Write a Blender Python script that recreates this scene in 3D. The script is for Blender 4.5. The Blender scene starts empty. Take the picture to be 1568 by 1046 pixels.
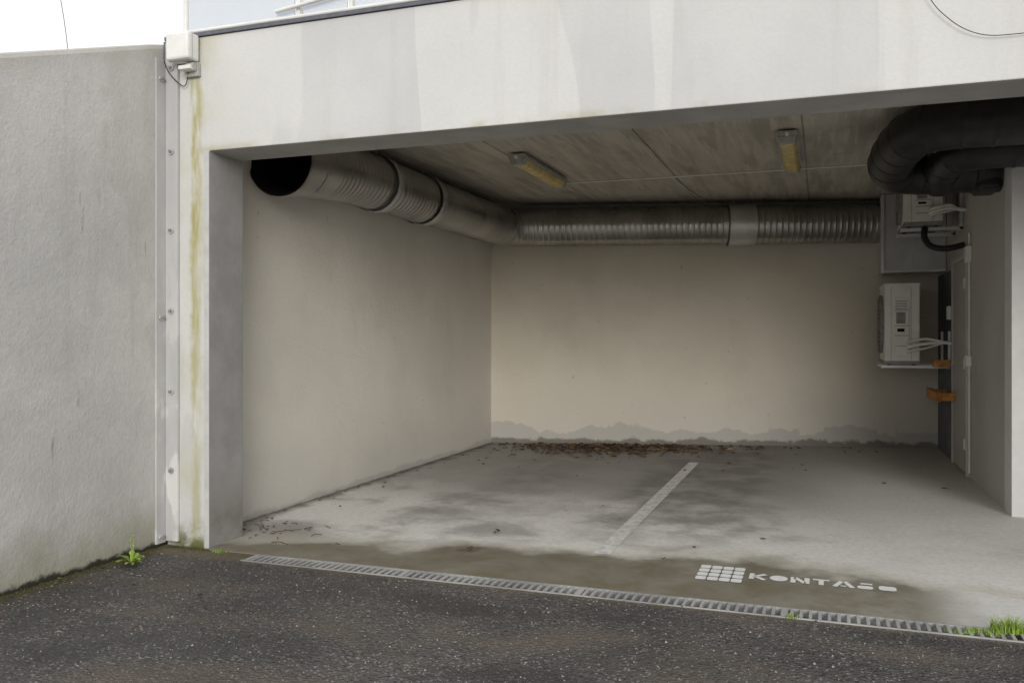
import bpy, bmesh, math, random
from mathutils import Vector, Matrix
random.seed(7)
R=math.radians
sc=bpy.context.scene
COL=sc.collection

# ------------------------------------------------------------------ materials
class NB:
    def __init__(s,name,rough=.8,metal=0.0,spec=.3):
        s.m=bpy.data.materials.new(name); s.m.use_nodes=True
        s.nt=s.m.node_tree; s.b=s.nt.nodes['Principled BSDF']
        s.b.inputs['Roughness'].default_value=rough
        s.b.inputs['Metallic'].default_value=metal
        s.b.inputs['Specular IOR Level'].default_value=spec
        s._pos=None
    def n(s,t): return s.nt.nodes.new(t)
    def L(s,a,b): s.nt.links.new(a,b)
    def pos(s):
        if s._pos is None: s._pos=s.n('ShaderNodeNewGeometry').outputs['Position']
        return s._pos
    def sep(s):
        x=s.n('ShaderNodeSeparateXYZ'); s.L(s.pos(),x.inputs[0]); return x.outputs
    def map(s,scale,loc=(0,0,0)):
        m=s.n('ShaderNodeMapping'); m.inputs['Scale'].default_value=scale; m.inputs['Location'].default_value=loc
        s.L(s.pos(),m.inputs['Vector']); return m.outputs[0]
    def noise(s,scale,detail=5,vec=None,rough=.6,dist=0):
        n=s.n('ShaderNodeTexNoise'); n.inputs['Scale'].default_value=scale; n.inputs['Detail'].default_value=min(detail,4)
        n.inputs['Roughness'].default_value=rough; n.inputs['Distortion'].default_value=dist
        s.L(vec if vec else s.pos(),n.inputs['Vector']); return n.outputs['Fac']
    def vor(s,scale,out='Distance',vec=None):
        n=s.n('ShaderNodeTexVoronoi'); n.inputs['Scale'].default_value=scale
        s.L(vec if vec else s.pos(),n.inputs['Vector']); return n.outputs[out]
    def mr(s,f,a,b,c=0.,d=1.):
        n=s.n('ShaderNodeMapRange'); n.interpolation_type='SMOOTHSTEP'
        for i,v in enumerate((a,b,c,d)): n.inputs[i+1].default_value=v
        s.L(f,n.inputs[0]); return n.outputs[0]
    def math(s,op,a,b=None):
        n=s.n('ShaderNodeMath'); n.operation=op
        for i,v in enumerate((a,b)):
            if v is None: continue
            if isinstance(v,(int,float)): n.inputs[i].default_value=v
            else: s.L(v,n.inputs[i])
        return n.outputs[0]
    def mix(s,f,a,b,mode='MIX'):
        n=s.n('ShaderNodeMix'); n.data_type='RGBA'; n.blend_type=mode; n.clamp_factor=True
        if isinstance(f,(int,float)): n.inputs[0].default_value=f
        else: s.L(f,n.inputs[0])
        for i,v in ((6,a),(7,b)):
            if isinstance(v,tuple): n.inputs[i].default_value=(*v,1)
            else: s.L(v,n.inputs[i])
        return n.outputs[2]
    def col(s,c):
        if isinstance(c,tuple): s.b.inputs['Base Color'].default_value=(*c,1)
        else: s.L(c,s.b.inputs['Base Color'])
    def rough(s,f): s.L(f,s.b.inputs['Roughness'])
    def bump(s,h,st=.3,dist=.01):
        n=s.n('ShaderNodeBump'); n.inputs['Strength'].default_value=st; n.inputs['Distance'].default_value=dist
        s.L(h,n.inputs['Height'])
        prev=getattr(s,'_bn',None)
        if prev: s.L(prev,n.inputs['Normal'])
        s._bn=n.outputs[0]
        for l in list(s.b.inputs['Normal'].links): s.nt.links.remove(l)
        s.L(s._bn,s.b.inputs['Normal'])

def simple(name,c,rough=.6,metal=0,var=.15,scale=20,bump=0,spec=.3):
    k=NB(name,rough,metal,spec)
    n=k.noise(scale,3)
    f=k.mr(n,.3,.7)
    k.col(k.mix(f,tuple(x*(1-var) for x in c),tuple(min(1,x*(1+var)) for x in c)))
    if bump: k.bump(n,bump,.004)
    return k.m

# facade paint
k=NB('facade_paint',.8)
X,Y,Z=k.sep()
c=k.mix(k.mr(k.noise(1.1,4),.3,.7),(.545,.55,.545),(.605,.61,.60))
pv=k.map((1.0,1,.16),(3.3,0,0))
patch=k.mr(k.noise(1.5,2,pv,.45,.3),.52,.53)
c=k.mix(k.math('MULTIPLY',patch,.42),c,(.71,.705,.67))
fn=k.noise(9,4,k.map((1,1,.06)))
c=k.mix(k.math('MULTIPLY',k.mr(fn,.52,.75),.25),c,(.44,.435,.41))
c=k.mix(k.math('MULTIPLY',k.mr(k.noise(45,3),.35,.7),.10),c,(.44,.435,.41))
wob=k.math('MULTIPLY',k.noise(4,3),.10)
xa=k.math('ADD',X,wob)
al=k.math('MULTIPLY',k.mr(xa,-3.645,-3.61),k.mr(xa,-3.53,-3.585))
al=k.math('MULTIPLY',al,k.mr(k.noise(5,4,k.map((3,1,.5))),.30,.58))
al=k.math('MULTIPLY',al,k.mr(Z,.2,2.6,.5,.9))
c=k.mix(al,c,(.36,.32,.06))
al2=k.math('MULTIPLY',k.mr(X,-3.35,-3.6),k.mr(k.noise(2.5,4),.38,.75))
c=k.mix(k.math('MULTIPLY',al2,.5),c,(.46,.43,.27))
bot=k.math('MULTIPLY',k.mr(Z,.22,.0),k.mr(k.noise(9,4),.35,.6))
c=k.mix(bot,c,(.12,.13,.05))
eb=k.math('MULTIPLY',k.math('MULTIPLY',k.mr(Z,2.50,2.44),k.mr(Z,2.40,2.44)),k.mr(k.noise(3,4),.45,.7))
c=k.mix(k.math('MULTIPLY',eb,.6),c,(.40,.35,.20))
k.col(c)
k.bump(k.noise(50,3),.25,.005)
m_fac=k.m

k=NB('jamb_grey',.85)
nn=k.noise(5,4)
c=k.mix(k.mr(nn,.3,.7),(.30,.295,.285),(.36,.355,.345))
X,Y,Z=k.sep()
c=k.mix(k.math('MULTIPLY',k.mr(Z,.5,0),k.mr(nn,.3,.7)),c,(.18,.165,.13))
k.col(c); k.bump(k.noise(40,3),.25,.005); m_jamb=k.m
m_soff=simple('beam_soffit',(.45,.445,.43),.85,0,.1,4,.1)

# retaining wall
k=NB('retaining_wall_render',.9)
X,Y,Z=k.sep()
nb=k.noise(3,4)
c=k.mix(k.mr(k.noise(1.3,4),.3,.7),(.50,.495,.48),(.60,.59,.57))
c=k.mix(k.math('MULTIPLY',k.mr(k.noise(7,4,k.map((1,1,.1))),.5,.8),.4),c,(.40,.39,.37))
c=k.mix(k.math('MULTIPLY',k.mr(k.noise(28,4,None,.75),.35,.65),.16),c,(.36,.35,.33))
d=k.math('ADD',Y,k.math('MULTIPLY',k.noise(1.6,4),1.0))
d=k.math('ADD',d,k.math('MULTIPLY',Z,.22))
c=k.mix(k.math('MULTIPLY',k.mr(d,4.93,4.99),.25),c,(.37,.35,.31))
zt=k.math('ADD',k.math('SUBTRACT',Z,k.math('MULTIPLY',Y,.36)),k.math('MULTIPLY',nb,.35))
c=k.mix(k.math('MULTIPLY',k.mr(zt,1.58,1.76),.4),c,(.39,.365,.30))
zb=k.math('SUBTRACT',Z,k.math('MULTIPLY',nb,.5))
c=k.mix(k.math('MULTIPLY',k.mr(zb,.10,-.24),.6),c,(.26,.245,.15))
zc=k.math('SUBTRACT',Z,k.math('MULTIPLY',k.noise(11,4),.09))
c=k.mix(k.mr(zc,.0,-.03),c,(.035,.035,.025))
sp=k.math('MULTIPLY',k.mr(k.noise(14,2,k.map((1,1,.16),(5,1,2))),.68,.72),k.mr(nb,.45,.6))
c=k.mix(k.math('MULTIPLY',sp,.5),c,(.24,.23,.22))
k.col(c); k.bump(k.noise(55,4,None,.7),.5,.007); k.bump(nb,.4,.03)
m_ret=k.m

def plaster(name,c1,c2,base_h,peel,base):
    k=NB(name,.9); X,Y,Z=k.sep()
    big=k.noise(.9,4)
    c=k.mix(k.mr(big,.3,.7),c1,c2)
    c=k.mix(k.math('MULTIPLY',k.mr(k.noise(1.1,4,k.map((1,1,.8),(8,3,1))),.5,.7),.25),c,tuple(x*.75 for x in c1))
    sp=k.mr(k.noise(16,1,k.map((1,1,.7),(3,2,2))),.76,.78)
    c=k.mix(k.math('MULTIPLY',sp,.4),c,tuple(x*.5 for x in c1))
    dz=k.math('SUBTRACT',Z,k.math('MULTIPLY',big,.9))
    c=k.mix(k.math('MULTIPLY',k.mr(dz,.35,-.45),.5),c,(.50,.49,.465))
    n2=k.noise(2.2,4,None,.62)
    zb=k.math('SUBTRACT',Z,k.math('MULTIPLY',n2,base_h))
    c=k.mix(k.math('MULTIPLY',k.mr(zb,-.02,-.05),.75),c,peel)
    zc=k.math('SUBTRACT',Z,k.math('MULTIPLY',k.noise(5,4,None,.7),base_h*.42))
    c=k.mix(k.mr(zc,-.015,-.05),c,base)
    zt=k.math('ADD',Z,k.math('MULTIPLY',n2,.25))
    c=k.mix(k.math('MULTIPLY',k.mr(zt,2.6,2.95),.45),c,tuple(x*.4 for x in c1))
    bn=k.noise(60,4,None,.7)
    c=k.mix(k.math('MULTIPLY',k.mr(bn,.35,.7),.10),c,tuple(x*.6 for x in c1))
    k.col(c); k.bump(bn,.5,.006); k.bump(n2,.3,.025)
    return k.m
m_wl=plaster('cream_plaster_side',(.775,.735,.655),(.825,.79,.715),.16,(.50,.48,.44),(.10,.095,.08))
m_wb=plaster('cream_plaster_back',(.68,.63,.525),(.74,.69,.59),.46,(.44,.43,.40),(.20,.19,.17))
m_wr=plaster('grey_plaster',(.45,.44,.42),(.52,.51,.485),.12,(.52,.51,.49),(.14,.13,.12))
m_dark=simple('dark_bluegrey',(.13,.135,.15),.8,0,.2,5,.1)

# ceiling
k=NB('ceiling_concrete',.9); X,Y,Z=k.sep()
c=k.mix(k.mr(k.noise(2.2,4,k.map((2.2,.35,1))),.32,.68),(.38,.35,.295),(.54,.50,.43))
c=k.mix(k.math('MULTIPLY',k.mr(k.noise(9,4,k.map((1.6,.12,1))),.48,.60),.5),c,(.62,.585,.52))
c=k.mix(k.math('MULTIPLY',k.mr(k.noise(3,4),.55,.75),.4),c,(.27,.24,.195))
k.col(c); k.bump(k.noise(14,4,k.map((2,.2,1))),.4,.012); m_ceil=k.m

# floor
k=NB('garage_floor_concrete',.75,0,.25); X,Y,Z=k.sep()
n1=k.noise(1.1,4); n2=k.noise(4.0,4,None,.7)
c=k.mix(k.mr(n1,.3,.7),(.42,.41,.38),(.52,.505,.475))
c=k.mix(k.math('MULTIPLY',k.mr(n2,.45,.7),.2),c,(.32,.31,.28))
yy=k.math('ADD',Y,k.math('MULTIPLY',k.math('SUBTRACT',n1,.5),1.6))
dust_light=k.math('MULTIPLY',k.mr(yy,4.75,5.15),k.mr(yy,7.4,5.9))
dust_light=k.math('MULTIPLY',dust_light,k.mr(k.noise(1.7,4,None,.6,.4),.28,.55))
c=k.mix(k.math('MULTIPLY',dust_light,.92),c,(.90,.88,.83))  # pale dust, albedo raised to stand in for more daylight near the entrance
rt=k.math('MULTIPLY',k.mr(X,-.5,.5),k.mr(n1,.2,.45,.6,1))
c=k.mix(k.math('MULTIPLY',rt,.75),c,(.82,.805,.77))
gx=k.math('ADD',X,k.math('MULTIPLY',k.math('SUBTRACT',k.noise(1.3,3),.5),.5))
t1=k.math('MULTIPLY',k.mr(gx,-1.75,-1.4),k.mr(gx,-.95,-1.2))
t2=k.math('MULTIPLY',k.mr(gx,-1.3,-1.0),k.mr(gx,-.35,-.65))
t3=k.math('MULTIPLY',k.mr(gx,-3.1,-2.7),k.mr(gx,-1.9,-2.4))
t=k.math('MAXIMUM',k.math('MAXIMUM',t1,t2),k.math('MULTIPLY',t3,.6))
t=k.math('MULTIPLY',t,k.mr(k.noise(2.5,4),.32,.6)); t=k.math('MULTIPLY',t,k.mr(Y,5.1,6.0))
c=k.mix(k.math('MULTIPLY',t,.62),c,(.19,.18,.16))
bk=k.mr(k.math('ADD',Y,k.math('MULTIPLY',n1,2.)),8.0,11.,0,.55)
c=k.mix(bk,c,(.18,.17,.15))  # floor darkens towards the back, shade put into the colour
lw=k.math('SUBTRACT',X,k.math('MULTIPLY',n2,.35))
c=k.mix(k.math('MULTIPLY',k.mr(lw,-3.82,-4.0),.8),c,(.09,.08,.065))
bul=k.math('MULTIPLY',k.math('ABSOLUTE',k.math('ADD',X,.6)),.20)
dy=k.math('ADD',k.math('ADD',Y,bul),k.math('MULTIPLY',k.math('SUBTRACT',k.noise(2.2,4,None,.55),.5),.75))
damp=k.math('MULTIPLY',k.mr(dy,5.26,5.04),k.mr(k.math('ADD',X,k.math('MULTIPLY',n2,.3)),.95,.55))
c=k.mix(k.math('MULTIPLY',damp,k.mr(n2,.25,.75,.68,.95)),c,(.17,.145,.088))
ed=k.math('MULTIPLY',k.mr(dy,5.50,5.22),k.mr(dy,5.08,5.16))
c=k.mix(k.math('MULTIPLY',ed,.35),c,(.50,.45,.33))
c=k.mix(k.mr(k.noise(30,4,None,.75),.4,.7,0,.2),c,(.20,.19,.17))
k.col(c); k.bump(n2,.3,.01)
k.rough(k.math('SUBTRACT',.82,k.math('MULTIPLY',damp,.22)))
m_floor=k.m

# asphalt
k=NB('asphalt',.75,0,.3); X,Y,Z=k.sep()
n1=k.noise(.9,4)
c=k.mix(k.mr(n1,.3,.7),(.066,.063,.062),(.120,.112,.107))
v=k.n('ShaderNodeTexVoronoi'); v.inputs['Scale'].default_value=72; k.L(k.pos(),v.inputs['Vector'])
sx=k.n('ShaderNodeSeparateColor'); k.L(v.outputs['Color'],sx.inputs[0])
g=k.math('MULTIPLY',k.mr(sx.outputs[0],.62,.97),k.mr(v.outputs['Distance'],.62,.30))
c=k.mix(k.math('MULTIPLY',g,.65),c,(.40,.385,.36))
g2=k.math('MULTIPLY',k.mr(sx.outputs[1],.45,.85),k.mr(v.outputs['Distance'],.65,.35))
c=k.mix(k.math('MULTIPLY',g2,.75),c,(.022,.021,.020))
g3=k.math('MULTIPLY',k.mr(k.vor(30,'Distance',k.map((1,1,1),(2.2,1,0))),.22,.12),k.mr(n1,.40,.6))
c=k.mix(k.math('MULTIPLY',g3,.6),c,(.42,.40,.37))
n3=k.noise(1.3,4,k.map((.7,1.2,1),(7,2,0)),.55,.4)
c=k.mix(k.mr(n3,.48,.66,0,.65),c,(.155,.127,.100))
c=k.mix(k.mr(n3,.50,.36,0,.62),c,(.036,.035,.036))
w=k.math('SUBTRACT',X,k.math('MULTIPLY',n3,.75))
c=k.mix(k.math('MULTIPLY',k.mr(w,-3.95,-4.35),.75),c,(.11,.085,.04))
n4=k.noise(25,4)
dd=k.math('ADD',Y,k.math('MULTIPLY',n4,.10))
c=k.mix(k.math('MULTIPLY',k.mr(dd,4.17,4.25),.6),c,(.18,.15,.09))
k.col(c)
k.bump(v.outputs['Distance'],1.0,.009); k.bump(n4,.6,.012)
k.rough(k.mr(n3,.40,.60,.38,.8))
m_asph=k.m

def galv(name,a,b,rough=.38,metal=.85):
    k=NB(name,rough,metal)
    n=k.noise(3.0,3,None,.5)
    c=k.mix(k.mr(n,.35,.65),a,b)
    k.col(c); k.rough(k.mr(n,.3,.7,rough-.03,rough+.07)); return k.m
m_duct=galv('galvanised_duct',(.36,.35,.335),(.46,.45,.435),.30,.9)
m_galv=galv('galvanised_steel',(.54,.54,.54),(.68,.68,.67),.45,.45)
m_rail=galv('drain_rail_steel',(.34,.34,.34),(.48,.48,.47),.5,.4)
m_strap=galv('duct_collar_metal',(.50,.50,.49),(.68,.68,.66),.38,.55)
m_plen=simple('plenum_sheet',(.52,.53,.53),.5,.25,.1,4)
m_black=simple('black_insulation',(.016,.0155,.015),.42,0,.3,12,.15,.4)
m_hole=simple('hole_shade_black',(.006,.006,.006),.9)  # near-black stands in for the shade inside openings
m_white=simple('white_enamel',(.76,.755,.73),.45,0,.05,6)
m_cream=simple('heat_pump_casing',(.74,.735,.69),.5,0,.06,5)
m_grill=simple('grille_grey',(.26,.26,.25),.6)
m_paint=NB('road_paint',.7)
m_paint.col(m_paint.mix(m_paint.mr(m_paint.noise(14,4,None,.75),.42,.60),(.86,.855,.84),(.66,.64,.60))); m_paint=m_paint.m
m_logo=simple('white_stencil_paint',(.88,.88,.87),.6,0,.05,30)
m_dgrey=simple('fixture_housing',(.42,.415,.39),.6)
m_diff=simple('yellowed_diffuser',(.70,.55,.20),.35,0,.2,9)
m_timber=simple('orange_timber',(.48,.21,.05),.6,0,.35,14)
m_door=simple('grey_door_paint',(.42,.415,.395),.55,0,.06,3)
m_dfr=simple('grey_door_frame_paint',(.50,.49,.465),.55,0,.06,3)
m_flash=simple('dark_flashing',(.12,.125,.145),.5)
m_glass=NB('frosted_panel',.35); m_glass.col((.80,.84,.89)); m_glass.b.inputs['Transmission Weight'].default_value=.5; m_glass=m_glass.m
m_cable=simple('cable_black',(.02,.02,.02),.5)
m_bead=simple('corner_bead_paint',(.54,.54,.53),.7,0,.08,9)
m_trim=simple('white_trim',(.66,.66,.65),.6,0,.05,6,.1)
k=NB('dry_leaf',.8)
oi=k.n('ShaderNodeNewGeometry'); r=oi.outputs['Random Per Island']
c=k.mix(k.mr(r,0,.6),(.045,.030,.020),(.13,.082,.050)); c=k.mix(k.mr(r,.85,1),c,(.25,.17,.09)); k.col(c); m_leaf=k.m
k=NB('grass_blade',.6); oi=k.n('ShaderNodeNewGeometry'); r=oi.outputs['Random Per Island']
k.col(k.mix(r,(.14,.26,.03),(.36,.47,.08))); m_grass=k.m
k=NB('moss',.95); k.col(k.mix(k.mr(k.noise(40,3),.3,.7),(.05,.06,.012),(.14,.14,.03))); m_moss=k.m

# ------------------------------------------------------------------ mesh helpers
def empty(name):
    o=bpy.data.objects.new(name,None); COL.objects.link(o); return o
def mesh(name,V,F,mat,parent=None,smooth=False,bevel=0):
    me=bpy.data.meshes.new(name); me.from_pydata([tuple(v) for v in V],[],F); me.update()
    o=bpy.data.objects.new(name,me); COL.objects.link(o)
    if mat: me.materials.append(mat)
    bm=bmesh.new(); bm.from_mesh(me); bmesh.ops.recalc_face_normals(bm,faces=bm.faces); bm.to_mesh(me); bm.free()
    if smooth:
        for p in me.polygons: p.use_smooth=True
    if parent: o.parent=parent
    if bevel:
        b=o.modifiers.new('bevel','BEVEL'); b.width=bevel; b.segments=2; b.limit_method='ANGLE'
    return o
def boxvf(x0,x1,y0,y1,z0,z1):
    V=[(x,y,z) for z in (z0,z1) for x,y in ((x0,y0),(x1,y0),(x1,y1),(x0,y1))]
    F=[(0,3,2,1),(4,5,6,7),(0,1,5,4),(1,2,6,5),(2,3,7,6),(3,0,4,7)]
    return V,F
def box(name,x0,x1,y0,y1,z0,z1,mat,parent=None,bevel=0):
    V,F=boxvf(x0,x1,y0,y1,z0,z1); return mesh(name,V,F,mat,parent,bevel=bevel)
def multi(name,boxes,mat,parent=None,bevel=0):
    V=[];F=[]
    for b in boxes:
        v,f=boxvf(*b); o=len(V); V+=v; F+=[tuple(i+o for i in q) for q in f]
    return mesh(name,V,F,mat,parent,bevel=bevel)
def prism(name,pts,z0,z1,mat,parent=None,bevel=0):
    n=len(pts); V=[(x,y,z0) for x,y in pts]+[(x,y,z1) for x,y in pts]
    F=[tuple(range(n))[::-1],tuple(range(n,2*n))]+[(i,(i+1)%n,(i+1)%n+n,i+n) for i in range(n)]
    return mesh(name,V,F,mat,parent,bevel=bevel)
def prism_y(name,pts,y0,y1,mat,parent=None,bevel=0):
    n=len(pts); V=[(x,y0,z) for x,z in pts]+[(x,y1,z) for x,z in pts]
    F=[tuple(range(n)),tuple(range(n,2*n))[::-1]]+[(i,i+n,(i+1)%n+n,(i+1)%n) for i in range(n)]
    return mesh(name,V,F,mat,parent,bevel=bevel)
def fillet(pts,r,k=14):
    P=[Vector(p) for p in pts]; out=[P[0]]
    for i in range(1,len(P)-1):
        a=(P[i-1]-P[i]); b=(P[i+1]-P[i])
        ra=min(r,a.length*.49); rb=min(r,b.length*.49)
        A=P[i]+a.normalized()*ra; B=P[i]+b.normalized()*rb
        for j in range(k+1):
            t=j/k; out.append((1-t)**2*A+2*t*(1-t)*P[i]+t*t*B)
    out.append(P[-1]); return out
def resample(P,step,s0=0,s1=None):
    L=[0]
    for i in range(1,len(P)): L.append(L[-1]+(P[i]-P[i-1]).length)
    tot=L[-1]; s1=tot if s1 is None else min(s1,tot)
    n=max(1,int(round((s1-s0)/step))); out=[];ss=[]
    j=0
    for i in range(n+1):
        s=s0+(s1-s0)*i/n
        while j<len(L)-2 and L[j+1]<s: j+=1
        t=(s-L[j])/max(1e-9,L[j+1]-L[j]); out.append(P[j].lerp(P[j+1],min(1,t))); ss.append(s)
    return out,ss
def tube(name,pts,rad,mat,parent=None,fil=.3,step=.0125,seg=36,s0=0,s1=None,cap0=False,cap1=False):
    P=fillet(pts,fil) if fil else [Vector(p) for p in pts]
    P,S=resample(P,step,s0,s1)
    V=[];F=[]
    T=(P[1]-P[0]).normalized(); up=Vector((0,0,1))
    if abs(T.dot(up))>.95: up=Vector((0,1,0))
    U=(up-T*up.dot(T)).normalized()
    for i,p in enumerate(P):
        T=(P[min(i+1,len(P)-1)]-P[max(i-1,0)]).normalized()
        U=(U-T*U.dot(T)).normalized(); W=T.cross(U)
        r=rad(S[i]) if callable(rad) else rad
        for j in range(seg):
            a=2*math.pi*j/seg; V.append(p+(U*math.cos(a)+W*math.sin(a))*r)
    for i in range(len(P)-1):
        for j in range(seg):
            j2=(j+1)%seg; F.append((i*seg+j,i*seg+j2,(i+1)*seg+j2,(i+1)*seg+j))
    if cap0: F.append(tuple(range(seg)))
    if cap1: F.append(tuple((len(P)-1)*seg+j for j in range(seg)))
    return mesh(name,V,F,mat,parent,smooth=True)
def cyl(name,c,axis,r,h,mat,parent=None,seg=20):
    a=Vector(axis).normalized(); c=Vector(c)
    o=tube(name,[c-a*h/2,c+a*h/2],r,mat,parent,fil=0,step=h,seg=seg,cap0=True,cap1=True)
    for p in o.data.polygons: p.use_smooth=len(p.vertices)==4
    return o

# ------------------------------------------------------------------ ground
FX0,FX1=-3.18,1.02
DY0,DY1=4.19,4.33
S=150
xs=[-S,FX0,FX1,S]; ys=[-S,DY0,DY1,S]
V=[(x,y,0) for y in ys for x in xs]; F=[]
for j in range(3):
    for i in range(3):
        if i==1 and j==1: continue
        a=j*4+i; F.append((a,a+1,a+5,a+4))
ground=mesh('asphalt_ground',V,F,m_asph)

dr=empty('drainage_channel')
mesh('channel',[(FX0,DY0,0),(FX1,DY0,0),(FX1,DY1,0),(FX0,DY1,0),(FX0,DY0,-.12),(FX1,DY0,-.12),(FX1,DY1,-.12),(FX0,DY1,-.12)],
     [(4,5,6,7),(0,1,5,4),(1,2,6,5),(2,3,7,6),(3,0,4,7)],m_hole,dr)
multi('frame',[(FX0,FX1,DY0-.003,DY0+.008,-.03,.006),(FX0,FX1,DY1-.008,DY1+.003,-.03,.006)],m_rail,dr)
bs=[];x=FX0+.012;i=0
while x<FX1-.02:
    w=.0145 if i%24 else .03
    bs.append((x,x+w,DY0+.0085,DY1-.0085,-.003,.0055)); x+=.0415;i+=1
multi('grate_bars',bs,m_galv,dr)

# ------------------------------------------------------------------ garage building
g=empty('concrete_garage')
AL=-3.82; AR=1.29; RB=7.08; OP=2.9
def bw(x): return 9.89+(x+3.82)*.2549
prism('floor_slab',[(-3.54,DY1+.006),(OP+.3,DY1+.006),(OP+.3,RB+.1),(AR+.2,RB+.1),(AR+.2,bw(AR+.2)+.1),(AL-.1,bw(AL-.1)+.1),(AL-.1,4.62),(-3.54,4.62)],-.1,.005,m_floor,g)
o=prism_y('facade_frame',[(-3.86,-.05),(-3.54,-.05),(-3.54,2.442),(OP,2.442),(OP,-.05),(6,-.05),(6,3.147),(-3.86,3.147)],4.36,4.69,m_fac,g,.006)
o.data.materials.append(m_jamb); o.data.materials.append(m_soff)
for p in o.data.polygons:
    if abs(p.normal.x)>.9 and abs(p.center.x+3.54)<.01: p.material_index=1
    if p.normal.z<-.9 and p.center.z>2: p.material_index=2
box('corner_bead',-3.572,-3.538,4.352,4.3598,0.0,2.44,m_bead,g,.003)
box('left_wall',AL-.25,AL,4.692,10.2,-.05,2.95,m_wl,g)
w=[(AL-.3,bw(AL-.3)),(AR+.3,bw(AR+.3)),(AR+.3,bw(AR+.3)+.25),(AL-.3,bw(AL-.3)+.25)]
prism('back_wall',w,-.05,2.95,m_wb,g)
box('right_wall',AR,AR+.25,RB+.25,11.4,-.05,2.95,m_wr,g)
box('return_wall',AR+.0015,OP+.3,RB,RB+.249,-.05,2.95,m_trim,g,.004)
box('bay_side_wall',OP+.05,OP+.3,4.692,RB-.002,-.05,2.95,m_trim,g)
jx=[-4.0,-2.61,-1.375,-.135,1.105,2.345,3.2]
cs=[]
for i in range(len(jx)-1):
    cs.append((jx[i]+.005,jx[i+1]-.005,4.692,11.6,2.90,3.09))
cs.append((-4.0,3.2,4.692,11.6,2.915,3.10))
multi('ceiling_slab',cs,m_ceil,g,.004)
box('terrace_deck',-3.86,6,4.695,11.7,3.102,3.14,m_fac,g)
box('edge_flashing',-3.87,6,4.345,4.60,3.149,3.172,m_flash,g)
box('corner_strip',AR-.012,AR,9.99,11.14,.0,2.0,m_dark,g)  # darker blue-grey strip on the right wall by the back corner
# ------------------------------------------------------------------ door
d=empty('steel_door')
box('leaf',AR-.018,AR-.002,9.02,9.88,.02,2.03,m_door,d,.003)
multi('frame',[(AR-.028,AR-.001,8.96,9.015,0,2.08),(AR-.028,AR-.001,9.885,9.94,0,2.08),(AR-.028,AR-.001,9.015,9.885,2.035,2.08)],m_dfr,d,.003)
multi('hinges',[(AR-.045,AR-.029,8.99,9.02,zz,zz+.10) for zz in (.25,1.0,1.75)],m_galv,d)
tube('handle',[(AR-.03,9.78,1.02),(AR-.08,9.78,1.02),(AR-.08,9.65,1.02)],.010,m_galv,d,.02,.01,10)

# ------------------------------------------------------------------ retaining wall
RW=-3.87
rw=empty('retaining_wall')
ys=[-2.5+i*.25 for i in range(27)]+[4.25,4.30,4.35,4.40]
ys=sorted(set(ys)); n=len(ys)
V=[];F=[]
for y in ys:
    z=3.155-.36*(4.40-y) if y<4.25 else 3.155-.36*.15+(y-4.25)*.30
    prof=[(RW-.30,-.3),(RW-.30,z-.02),(RW-.28,z),(RW-.03,z),(RW-.008,z-.008),(RW,z-.03),(RW,-.3)]
    V+=[(a,y,b) for a,b in prof]
m_=7
for i in range(n-1):
    for j in range(m_):
        j2=(j+1)%m_; F.append((i*m_+j,i*m_+j2,(i+1)*m_+j2,(i+1)*m_+j))
F.append(tuple(range(m_))); F.append(tuple((n-1)*m_+j for j in range(m_)))
mesh('wall_body',V,F,m_ret,rw)
k=NB('joint_strip_paint',.7)
c=k.mix(k.mr(k.noise(4,4,k.map((1,1,.3))),.3,.7),(.44,.44,.435),(.54,.54,.53))
X,Y,Z=k.sep()
c=k.mix(k.math('MULTIPLY',k.mr(k.noise(7,4,k.map((1,1,.4))),.5,.62),k.mr(Z,2.2,.2,0,.9)),c,(.68,.675,.66))
k.col(c); m_js=k.m
box('joint_strip_side',RW,RW+.014,4.262,4.345,.02,3.02,m_js,rw,.003)
box('joint_strip_front',-3.855,-3.762,4.336,4.358,.03,3.13,m_js,rw,.004)
box('joint_sealant',RW+.0005,-3.845,4.338,4.36,.03,3.14,m_flash,rw)
for z in (2.97,2.45,1.96,1.46,.96,.47):
    cyl('bolt_plate',(-3.805,4.330,z),(0,1,0),.019,.008,m_strap,rw)
    cyl('bolt_head',(-3.805,4.320,z),(0,1,0),.0095,.016,m_grill,rw,6)
for z in (2.90,1.42,.06):
    cyl('bolt_plate_side',(RW+.018,4.30,z),(1,0,0),.018,.008,m_strap,rw)
    cyl('bolt_head_side',(RW+.027,4.30,z),(1,0,0),.0095,.016,m_grill,rw,6)

# ------------------------------------------------------------------ ventilation duct
vd=empty('ventilation_duct')
dx=-3.57; wv=Vector((.969,.247,0))
pE=Vector((-3.753,9.628,0))+wv*4.58
path=[(dx+.0,5.13,2.545),(dx,5.9,2.60),(dx,9.675,2.60),(pE.x,pE.y,2.60)]
def prof(s):
    base=.222
    if s<.9: base=.258-(s/.9)*.034
    ph=(s%.066)/.066
    rib=.0055*max(0,1-abs(ph-.5)/.22)
    if s<.5: rib=.003 if (s%.25)<.02 else 0
    if 4.05<s<4.75:
        ph=(s%.14)/.14; rib=.006*max(0,1-abs(ph-.5)/.1)
    return base+rib
tube('spiral_duct',path,prof,m_duct,vd,.42,.0066,40)
tube('mouth_rim',path,lambda s:.266,m_duct,vd,.42,.01,40,0,.03)
tube('inner_shade_tube',path,.214,m_hole,vd,.42,.05,40,.05,1.8,cap1=True)  # added black tube, paints the darkness inside the bare metal duct
tube('mouth_shade_ring',path,lambda s:.262-(s/.12)*.06,m_hole,vd,.42,.01,40,.004,.11)  # added black ring, carries the painted darkness out to the mouth
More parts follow.
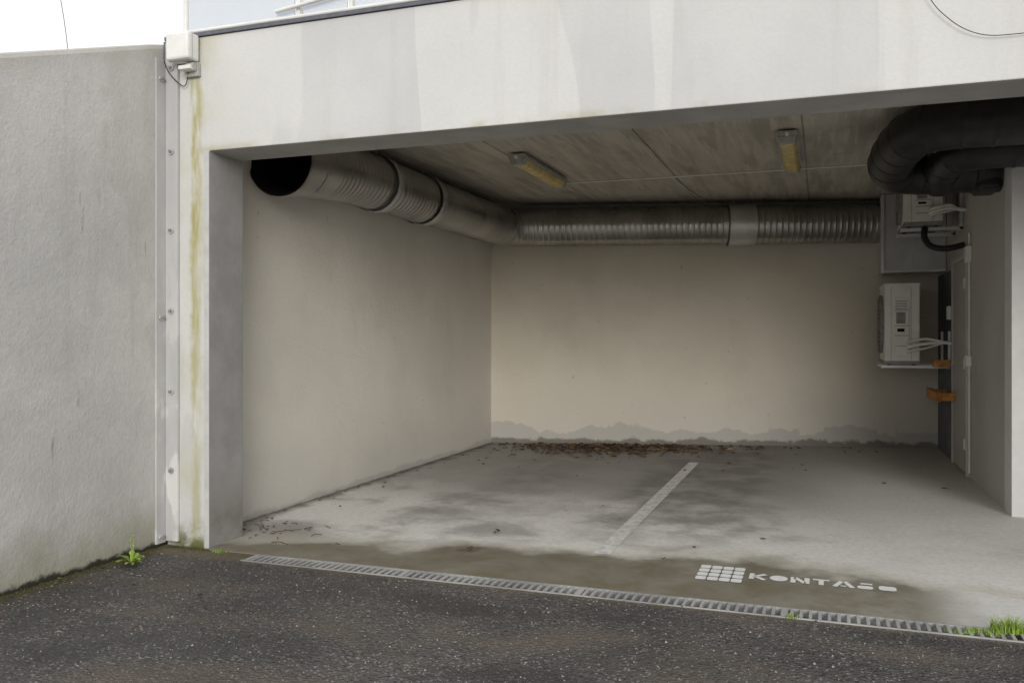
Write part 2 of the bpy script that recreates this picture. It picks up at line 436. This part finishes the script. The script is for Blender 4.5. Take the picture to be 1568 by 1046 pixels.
for s in (1.35,2.25,7.05):
    wd=.10 if s<7 else .30
    tube('collar',path,.240,m_strap,vd,.42,.02,40,s,s+wd)
    for e in (s,s+wd-.02): tube('collar_bead',path,.2455,m_strap,vd,.42,.01,40,e,e+.02)
P,Sx=resample(fillet(path,.42),.01)
for s in (1.4,2.3,7.12,7.28):
    i=min(range(len(Sx)),key=lambda i:abs(Sx[i]-s)); p=P[i]
    cyl('hanger_rod',(p.x,p.y,2.86),(0,0,1),.006,.08,m_galv,vd,8)
pb=empty('duct_plenum_box')
box('body',.655,AR-.004,10.50,11.0,2.03,2.895,m_plen,pb,.006)
multi('flange',[(.625,.66,10.47,11.03,2.01,2.89),(.66,AR-.01,10.485,10.502,2.015,2.045)],m_galv,pb,.003)
multi('seams',[(.67,1.27,10.494,10.502,2.45,2.458),(.95,.956,10.494,10.502,2.05,2.45)],m_galv,pb)

# ------------------------------------------------------------------ black insulated pipes
bp=empty('insulated_pipe')
def brib(r):
    return lambda s: r+ (.005 if (s%.19)<.018 else 0)
tube('upper_run',[(2.6,6.42,2.72),(.62,6.42,2.72),(.50,7.00,2.66),(.50,7.42,2.58),(1.30,7.5,2.58)],brib(.165),m_black,bp,.28,.009,36)
tube('branch_run',[(2.6,6.78,2.60),(.93,6.85,2.62),(.86,7.25,2.60),(.86,7.5,2.52)],brib(.135),m_black,bp,.22,.009,36)
tube('rear_run',[(1.35,7.15,2.74),(.75,7.15,2.74)],brib(.13),m_black,bp,0,.009,36,cap1=True)
box('end_shroud',1.12,1.288,7.35,7.75,2.42,2.80,m_black,bp,.03)
for x in (.75,1.1): box('pipe_clamp',x,x+.03,6.24,6.60,2.885,2.899,m_galv,bp)

# ------------------------------------------------------------------ heat pumps
def heatpump(x0,x1,y0,y1,z0,z1,wallx,nm='heat_pump_unit'):
    h=empty(nm)
    H=z1-z0
    box('casing',x0,x1,y0,y1,z0+.02,z1-.012,m_cream,h,.012)
    box('lid',x0-.008,x1+.006,y0-.008,y1+.008,z1-.03,z1,m_cream,h,.008)
    box('base_tray',x0-.004,x1+.004,y0-.004,y1+.004,z0,z0+.035,m_grill,h,.004)
    cy=(y0+y1)/2; cz=(z0+z1)/2; r=min(.32,H*.40)
    tube('fan_ring',[(x0-.035,cy,cz),(x0+.005,cy,cz)],r,m_grill,h,0,.04,40)
    cyl('fan_hub',(x0-.03,cy,cz),(1,0,0),.06,.02,m_grill,h)
    bars=[]
    for i in range(-7,8):
        z=cz+i*r/7.5; hw=math.sqrt(max(0,r*r-(z-cz)**2)); bars.append((x0-.036,x0-.030,cy-hw,cy+hw,z-.004,z+.004))
    multi('grille_bars',bars,m_grill,h)
    box('service_cover',x0+.09,x0+.235,y0-.018,y0,z0+.10*H,z0+.82*H,m_cream,h,.006)
    box('display_window',x0+.11,x0+.20,y0-.024,y0-.0185,z0+.50*H,z0+.64*H,m_grill,h,.002)
    multi('louvres',[(x0+.105,x0+.215,y0-.023,y0-.0185,z0+(.68+.03*i)*H,z0+(.69+.03*i)*H) for i in range(4)],m_grill,h)
    box('handle_recess',x0+.12,x0+.19,y0-.022,y0-.0185,z0+.40*H,z0+.44*H,m_hole,h)
    multi('panel_seams',[(x0+.095,x0+.23,y0-.0205,y0-.0183,z0+q*H,z0+q*H+.006) for q in (.22,.35,.47,.66)]+[(x0+.255,x0+.258,y0-.002,y0+.01,z0+.05*H,z0+.95*H),(x0+.06,x0+.063,y0-.002,y0+.01,z0+.05*H,z0+.95*H)],m_grill,h)
    box('rating_label',x0+.27,x0+.32,y0-.002,y0+.004,z0+.60*H,z0+.80*H,m_white,h)
    for i,(dz,rr) in enumerate(((.20,.018),(.26,.014),(.14,.010))):
        tube('refrigerant_line',[(x0+.22,y0-.02,z0+dz*H),(x0+.24,y0-.07,z0+dz*H+.02),(x1+.06,y0-.06,z0+dz*H+.05),(wallx-.08,y0-.04,z0+.27*H),(wallx,y0-.04,z0+.25*H)],rr,m_white,h,.06,.02,10)
    for y in (y0+.12,y1-.15):
        multi('wall_bracket',[(x0-.03,wallx,y-.02,y+.02,z0-.045,z0-.012),(wallx-.035,wallx-.001,y-.02,y+.02,z0-.05,z0+.35)],m_galv,h,.003)
        for xx in (x0+.05,x1-.05): cyl('rubber_foot',(xx,y,z0-.006),(0,0,1),.02,.012,m_cable,h,12)
    return h
heatpump(.635,.975,10.0,10.85,1.01,1.87,AR)
heatpump(.76,1.10,9.2,9.98,2.38,2.885,AR,'heat_pump_unit')
hs=empty('condensate_hose')
tube('hose',[(1.27,9.1,2.17),(1.12,9.1,2.13),(.98,9.15,2.16),(.93,9.2,2.26),(.95,9.3,2.36)],lambda s:.028+(.003 if s%.02<.01 else 0),m_black,hs,.1,.005,14)
cd=empty('electrical_conduit')
tube('conduit',[(AR-.014,8.86,.05),(AR-.014,8.86,2.25)],.010,m_white,cd,0,.2,10)
box('junction_box',AR-.05,AR-.001,8.80,8.92,1.98,2.13,m_white,cd,.008)
box('socket',AR-.05,AR-.001,8.81,8.91,1.03,1.13,m_white,cd,.008)
tube('conduit_upper',[(AR-.012,10.02,1.75),(AR-.03,9.99,1.6),(AR-.012,9.99,1.35),(AR-.012,10.0,1.2)],.007,m_cable,cd,.05,.02,8)
box('isolator_switch',AR-.06,AR-.001,9.975,10.06,1.48,1.62,m_white,cd,.008)
tb=empty('timber_bracket')
multi('beam',[(1.10,AR-.002,9.945,10.00,.985,1.06)],m_timber,tb,.004)
V,F=boxvf(1.09,1.14,9.70,10.5,.64,.74); mesh('fender_plank',V,F,m_timber,tb,bevel=.004)
multi('fender_arm',[(1.142,AR-.002,9.72,9.78,.65,.73),(1.142,AR-.002,10.40,10.46,.65,.73)],m_timber,tb,.004)

# ------------------------------------------------------------------ fluorescent lights
def lamp(x,y0,y1):
    h=empty('fluorescent_ceiling_light')
    prism_y('housing',[(x-.075,2.885),(x-.085,2.845),(x+.085,2.845),(x+.075,2.885)],y0,y1,m_dgrey,h,.004)
    prism_y('diffuser',[(x-.07,2.844),(x-.045,2.795),(x+.045,2.795),(x+.07,2.844)],y0+.07,y1-.05,m_diff,h,.012)
    for a,b in ((y0,y0+.066),(y1-.046,y1)):
        prism_y('end_cap',[(x-.078,2.844),(x-.055,2.788),(x+.055,2.788),(x+.078,2.844)],a,b,m_dgrey,h,.006)
    cyl('gland',(x+.0,y0-.02,2.85),(0,1,0),.014,.04,m_white,h,12)
    multi('ceiling_clip',[(x-.03,x+.03,y,y+.03,2.885,2.899) for y in (y0+.2,y1-.25)],m_galv,h)
lamp(-2.48,7.04,8.34)
lamp(-.25,6.95,8.30)
cc=empty('ceiling_cable')
tube('cable_run',[(-2.48,8.38,2.86),(-2.48,8.63,2.893),(-.9,8.64,2.893),(1.25,8.63,2.893)],.007,m_white,cc,.05,.1,8)
tube('cable_drop',[(-.25,8.34,2.86),(-.25,8.63,2.89)],.008,m_white,cc,0,.1,8)
cyl('junction_box_body',(-.25,8.46,2.875),(0,0,1),.04,.045,m_white,cc)
tube('cable_spur',[(-1.40,8.64,2.893),(-1.36,9.5,2.893),(-1.30,10.1,2.89)],.010,m_galv,cc,.05,.1,8)

# ------------------------------------------------------------------ floor markings
mesh('parking_bay_line',[(-1.285,5.02,.009),(-1.185,5.02,.009),(-1.185,9.0,.009),(-1.285,9.0,.009)],[(0,1,2,3)],m_paint)
lg=empty('painted_floor_lettering')
V=[];F=[]
def poly(ps):
    o=len(V); V.extend([(x,y,.009) for x,y in ps]); F.append(tuple(range(o,o+len(ps))))
def rbox(x0,x1,y0,y1,r=.008,sh=0):
    ps=[]
    for cx,cy,a0 in ((x1-r,y1-r,0),(x0+r,y1-r,90),(x0+r,y0+r,180),(x1-r,y0+r,270)):
        for q in range(4):
            a=R(a0+q*30); ps.append((cx+r*math.cos(a)+sh*(cy-y0),cy+r*math.sin(a)))
    poly(ps)
for r_ in range(4):
    for c_ in range(4):
        rbox(-.640+c_*.062,-.640+c_*.062+.056,4.675+r_*.078,4.675+r_*.078+.068,.014)
mesh('emblem_cells',V,F,m_logo,lg)
V=[];F=[]
def stroke(x0,y0,x1,y1,w=.026):
    d=Vector((x1-x0,y1-y0)); n_=Vector((-d.y,d.x)).normalized()*w/2
    poly([(x0-n_.x,y0-n_.y),(x1-n_.x,y1-n_.y),(x1+n_.x,y1+n_.y),(x0+n_.x,y0+n_.y)])
b0,b1=4.775,4.885; W=.084; P0=-.365; pit=.107
def lx(i,t): return P0+i*pit+t*W
stroke(lx(0,.12),b0,lx(0,.12),b1); stroke(lx(0,.3),4.83,lx(0,.95),b1); stroke(lx(0,.3),4.83,lx(0,.95),b0)
poly([(lx(1,.5)+.046*math.cos(a/20*2*math.pi),4.83+.054*math.sin(a/20*2*math.pi)) for a in range(20)])
stroke(lx(2,.1),b0,lx(2,.1),b1); stroke(lx(2,.2),b1-.006,lx(2,.8),b0+.006); stroke(lx(2,.93),b0,lx(2,.93),b1)
stroke(lx(3,0),b1-.012,lx(3,1),b1-.012); stroke(lx(3,.5),b0,lx(3,.5),b1-.026)
stroke(lx(4,.0),b0,lx(4,.45),b1); stroke(lx(4,1.05),b0,lx(4,.60),b1); stroke(lx(4,.35),b0+.02,lx(4,.7),b0+.02,.018)
stroke(lx(5,.25),b1-.012,lx(5,.95),b1-.012); rbox(lx(5,.05),lx(5,.95),b0,b0+.06,.02)
rbox(lx(6,.0),lx(6,1.0),b0+.005,b1-.025,.02)
mesh('letters',V,F,m_logo,lg)

# ------------------------------------------------------------------ sensor box on column
sb=empty('outdoor_sensor_box')
box('housing',-3.77,-3.60,4.24,4.345,2.985,3.15,m_white,sb,.014)
box('lid_seam',-3.772,-3.598,4.275,4.279,2.983,3.152,m_door,sb)
box('mounting_plate',-3.70,-3.60,4.33,4.358,2.90,2.985,m_dgrey,sb,.004)
cyl('knuckle',(-3.635,4.31,2.955),(1,0,0),.022,.06,m_dgrey,sb)
box('sensor_foot',-3.70,-3.61,4.27,4.35,2.93,2.955,m_white,sb,.004)
tube('cable',[(-3.86,4.33,3.02),(-3.80,4.30,2.93),(-3.74,4.33,2.86),(-3.70,4.34,2.84),(-3.67,4.33,2.93)],.003,m_cable,sb,.05,.01,8)
fw=empty('hanging_wire')
tube('wire',[(.40,4.33,2.98),(.48,4.335,2.80),(.585,4.335,2.69),(.69,4.34,2.64),(.84,4.34,2.636),(1.1,4.35,2.66)],.0020,m_cable,fw,.06,.01,8)

# ------------------------------------------------------------------ balcony railing
br=empty('balcony_railing')
tube('corner_post',[(-3.80,4.46,3.15),(-3.80,4.46,4.25)],.016,m_white,br,0,.3,14)
xp=[-3.80,-2.96,-2.60,-1.75,-.90,-.05,.8,1.65]
for i,x in enumerate(xp):
    if i: box('post',x-.014,x+.014,4.44,4.48,3.15,4.22,m_white,br,.004)
    box('base_plate',x-.05,x+.05,4.41,4.51,3.173,3.183,m_galv,br)
for a,b in zip(xp[:-1],xp[1:]):
    box('frosted_infill',a+.03,b-.03,4.452,4.462,3.20,4.10,m_glass,br)
tube('top_rail',[(-3.83,4.46,4.25),(1.7,4.46,4.25)],.024,m_white,br,0,1,14)
tube('lower_rail',[(-3.80,4.43,3.215),(1.7,4.43,3.215)],.012,m_white,br,0,1,12)
tube('angled_brace',[(-3.1,4.42,3.26),(-2.2,4.42,3.36)],.012,m_white,br,0,.3,12)

# ------------------------------------------------------------------ vegetation & litter
def blades(name,spots,mat):
    V=[];F=[]
    for (cx,cy,n_,rad,h) in spots:
        for _ in range(n_):
            a=random.uniform(0,2*math.pi); r=rad*math.sqrt(random.random())
            x=cx+r*math.cos(a)*1.3; y=cy+r*math.sin(a)*.7; hh=h*random.uniform(.4,1.1)
            la=random.uniform(0,2*math.pi); ln=hh*random.uniform(.2,.9); w=random.uniform(.0012,.0025)
            px,py=-math.sin(la)*w,math.cos(la)*w
            o=len(V)
            for t in (0,.4,.75,1):
                q=1-t*.95; bx=x+math.cos(la)*ln*t*t; by=y+math.sin(la)*ln*t*t; bz=.002+hh*(t-.25*t*t)
                V+= [(bx-px*q,by-py*q,bz),(bx+px*q,by+py*q,bz)]
            for i in range(3): F.append((o+2*i,o+2*i+1,o+2*i+3,o+2*i+2))
    return mesh(name,V,F,mat)
blades('grass_tuft',[(.765,4.31,330,.05,.085),(.68,4.26,150,.06,.03),(.88,4.32,300,.07,.09),(.56,4.24,60,.05,.02)],m_grass)
blades('grass_tuft',[(-.13,4.19,50,.025,.03),(-.75,4.19,16,.02,.015),(-3.42,4.30,40,.04,.035)],m_grass)
blades('moss_fringe',[(-3.83+.02*random.random(),2.6+i*.055,26,.03,.018) for i in range(31)]+[(-3.80+i*.03,4.31,26,.02,.02) for i in range(10)],m_moss)
V=[];F=[]
cx,cy=-3.70,3.90
for i in range(15):
    a=2*math.pi*i/15+random.uniform(-.2,.2); L=random.uniform(.06,.12); lift=random.uniform(.15,.9)
    o=len(V); st=6
    for j in range(st+1):
        t=j/st; w=.013*math.sin(math.pi*min(1,t*.9+.08))*(1.25 if j%2 else .7)
        r=L*t; z=.006+L*lift*math.sin(t*2.2)*.8
        dx_,dy_=math.cos(a),math.sin(a)
        V+=[(cx+dx_*r-dy_*w,cy+dy_*r+dx_*w,z),(cx+dx_*r+dy_*w,cy+dy_*r-dx_*w,z)]
    for j in range(st): F.append((o+2*j,o+2*j+1,o+2*j+3,o+2*j+2))
dn=empty('dandelion_plant')
mesh('leaves',V,F,m_grass,dn)
for (ax,ay,h) in ((.01,.0,.16),(-.02,.01,.13),(.03,-.02,.11)):
    tube('stalk',[(cx,cy,0),(cx+ax*.6,cy+ay*.6,h*.6),(cx+ax,cy+ay,h)],.0022,m_grass,dn,.03,.02,6)
    cyl('bud',(cx+ax,cy+ay,h+.006),(0,0,1),.006,.014,m_grass,dn,8)
V=[];F=[]
def leaf(x,y,z,s):
    a=random.uniform(0,2*math.pi); w=s*random.uniform(.25,.5); tl=random.uniform(-.5,.5); cu=random.uniform(.1,.5)*s
    M=Matrix.Translation((x,y,z))@Matrix.Rotation(a,4,'Z')@Matrix.Rotation(tl,4,'X')
    pts=[(-s,0,0),(-s*.4,-w,cu*.6),(s*.4,-w*.8,cu*.7),(s,0,cu*.3),(s*.4,w*.8,cu*.7),(-s*.4,w,cu*.6),(0,0,0)]
    o=len(V); V.extend([tuple(M@Vector(p)) for p in pts])
    for i in range(6): F.append((o+i,o+(i+1)%6,o+6))
for _ in range(1250):
    x=random.gauss(-2.25,.62)
    if not -3.6<x<-.3: continue
    off=.22+abs(random.gauss(0,.36))
    leaf(x,bw(x)-off,.014+random.random()*.02,random.uniform(.018,.05))
for _ in range(130):
    x=random.uniform(-3.7,.6); leaf(x,bw(x)-random.expovariate(1.1)-.05,.012,random.uniform(.008,.03))
for _ in range(60):
    leaf(-3.80+random.expovariate(8),random.uniform(4.75,9.7),.012,random.uniform(.008,.02))
for x,y,s in ((-2.03,5.36,.036),(-2.02,5.30,.026),(-2.0,4.82,.045),(-1.97,4.86,.035),(-2.05,4.80,.035),(.98,8.1,.035),(-.86,5.0,.02),(-1.9,5.37,.012)):
    leaf(x,y,.018,s)
for _ in range(22): leaf(random.gauss(-3.5,.2),random.gauss(4.9,.15),.012,random.uniform(.01,.025))
for _ in range(130): leaf(RW+.03+random.expovariate(4.5),random.uniform(2.4,4.3),.01,random.uniform(.006,.018))
for _ in range(60): leaf(random.uniform(-3.4,1),random.gauss(4.13,.06),.008,random.uniform(.004,.01))
mesh('leaf_litter',V,F,m_leaf)
tw=empty('twig_debris')
for _ in range(20):
    x=random.gauss(-3.3,.25); y=random.gauss(4.9,.2); a=random.uniform(0,6.3); l=random.uniform(.03,.10)
    if x<-3.7: continue
    tube('twig',[(x,y,.012),(x+math.cos(a)*l*.5,y+math.sin(a)*l*.5,.02),(x+math.cos(a+.4)*l,y+math.sin(a+.4)*l,.012)],.0025,m_leaf,tw,.02,.02,5)
V=[];F=[]
for _ in range(1800):
    x=random.uniform(-3.8,1.2); y=random.uniform(1.9,4.15); s=random.uniform(.002,.006)*(1.4 if random.random()<.08 else 1)
    o=len(V)
    for dx_,dy_,dz_ in ((1,0,0),(-.5,.87,0),(-.5,-.87,0),(0,0,1)):
        V.append((x+dx_*s*random.uniform(.7,1.3),y+dy_*s*random.uniform(.7,1.3),.0005+dz_*s*.9))
    F+=[(o,o+1,o+3),(o+1,o+2,o+3),(o+2,o,o+3)]
mesh('loose_gravel',V,F,simple('gravel_stone',(.24,.23,.21),.8,0,.5,60))
ow=empty('overhead_wire')
tube('strand',[(-14.2,12,10.5),(-13.2,12,8.2),(-12.8,12,6.4),(-12.7,12,2)],.006,m_cable,ow,1,.3,6)

# ------------------------------------------------------------------ world, sun, camera
w=bpy.data.worlds.new('World'); sc.world=w; w.use_nodes=True
nt=w.node_tree; bg=nt.nodes['Background']
EL,AZ=14,22
sky=nt.nodes.new('ShaderNodeTexSky'); sky.sky_type='NISHITA'; sky.sun_disc=False
sky.sun_elevation=R(EL); sky.sun_rotation=R(180-AZ); sky.air_density=1; sky.dust_density=4; sky.ozone_density=1
mx=nt.nodes.new('ShaderNodeMix'); mx.data_type='RGBA'; mx.inputs[0].default_value=.9
nt.links.new(sky.outputs[0],mx.inputs[6]); mx.inputs[7].default_value=(8.25,8.3,8.35,1)
nt.links.new(mx.outputs[2],bg.inputs['Color']); bg.inputs['Strength'].default_value=.142
sl=bpy.data.lights.new('sun','SUN'); sl.energy=1.5; sl.angle=R(26); sl.color=(1,.985,.965)
so=bpy.data.objects.new('sun',sl); COL.objects.link(so); so.rotation_euler=(R(90-EL),0,R(AZ))
cam=bpy.data.cameras.new('camera'); co=bpy.data.objects.new('camera',cam); COL.objects.link(co)
co.location=(0,0,1.3); co.rotation_euler=(R(90),0,math.atan2(474,1321))
cam.lens=30.33; cam.sensor_width=36; cam.shift_y=-.0045; cam.clip_end=1000; cam.clip_start=.05
sc.camera=co
sc.view_settings.view_transform='Standard'; sc.view_settings.look='None'; sc.view_settings.exposure=0
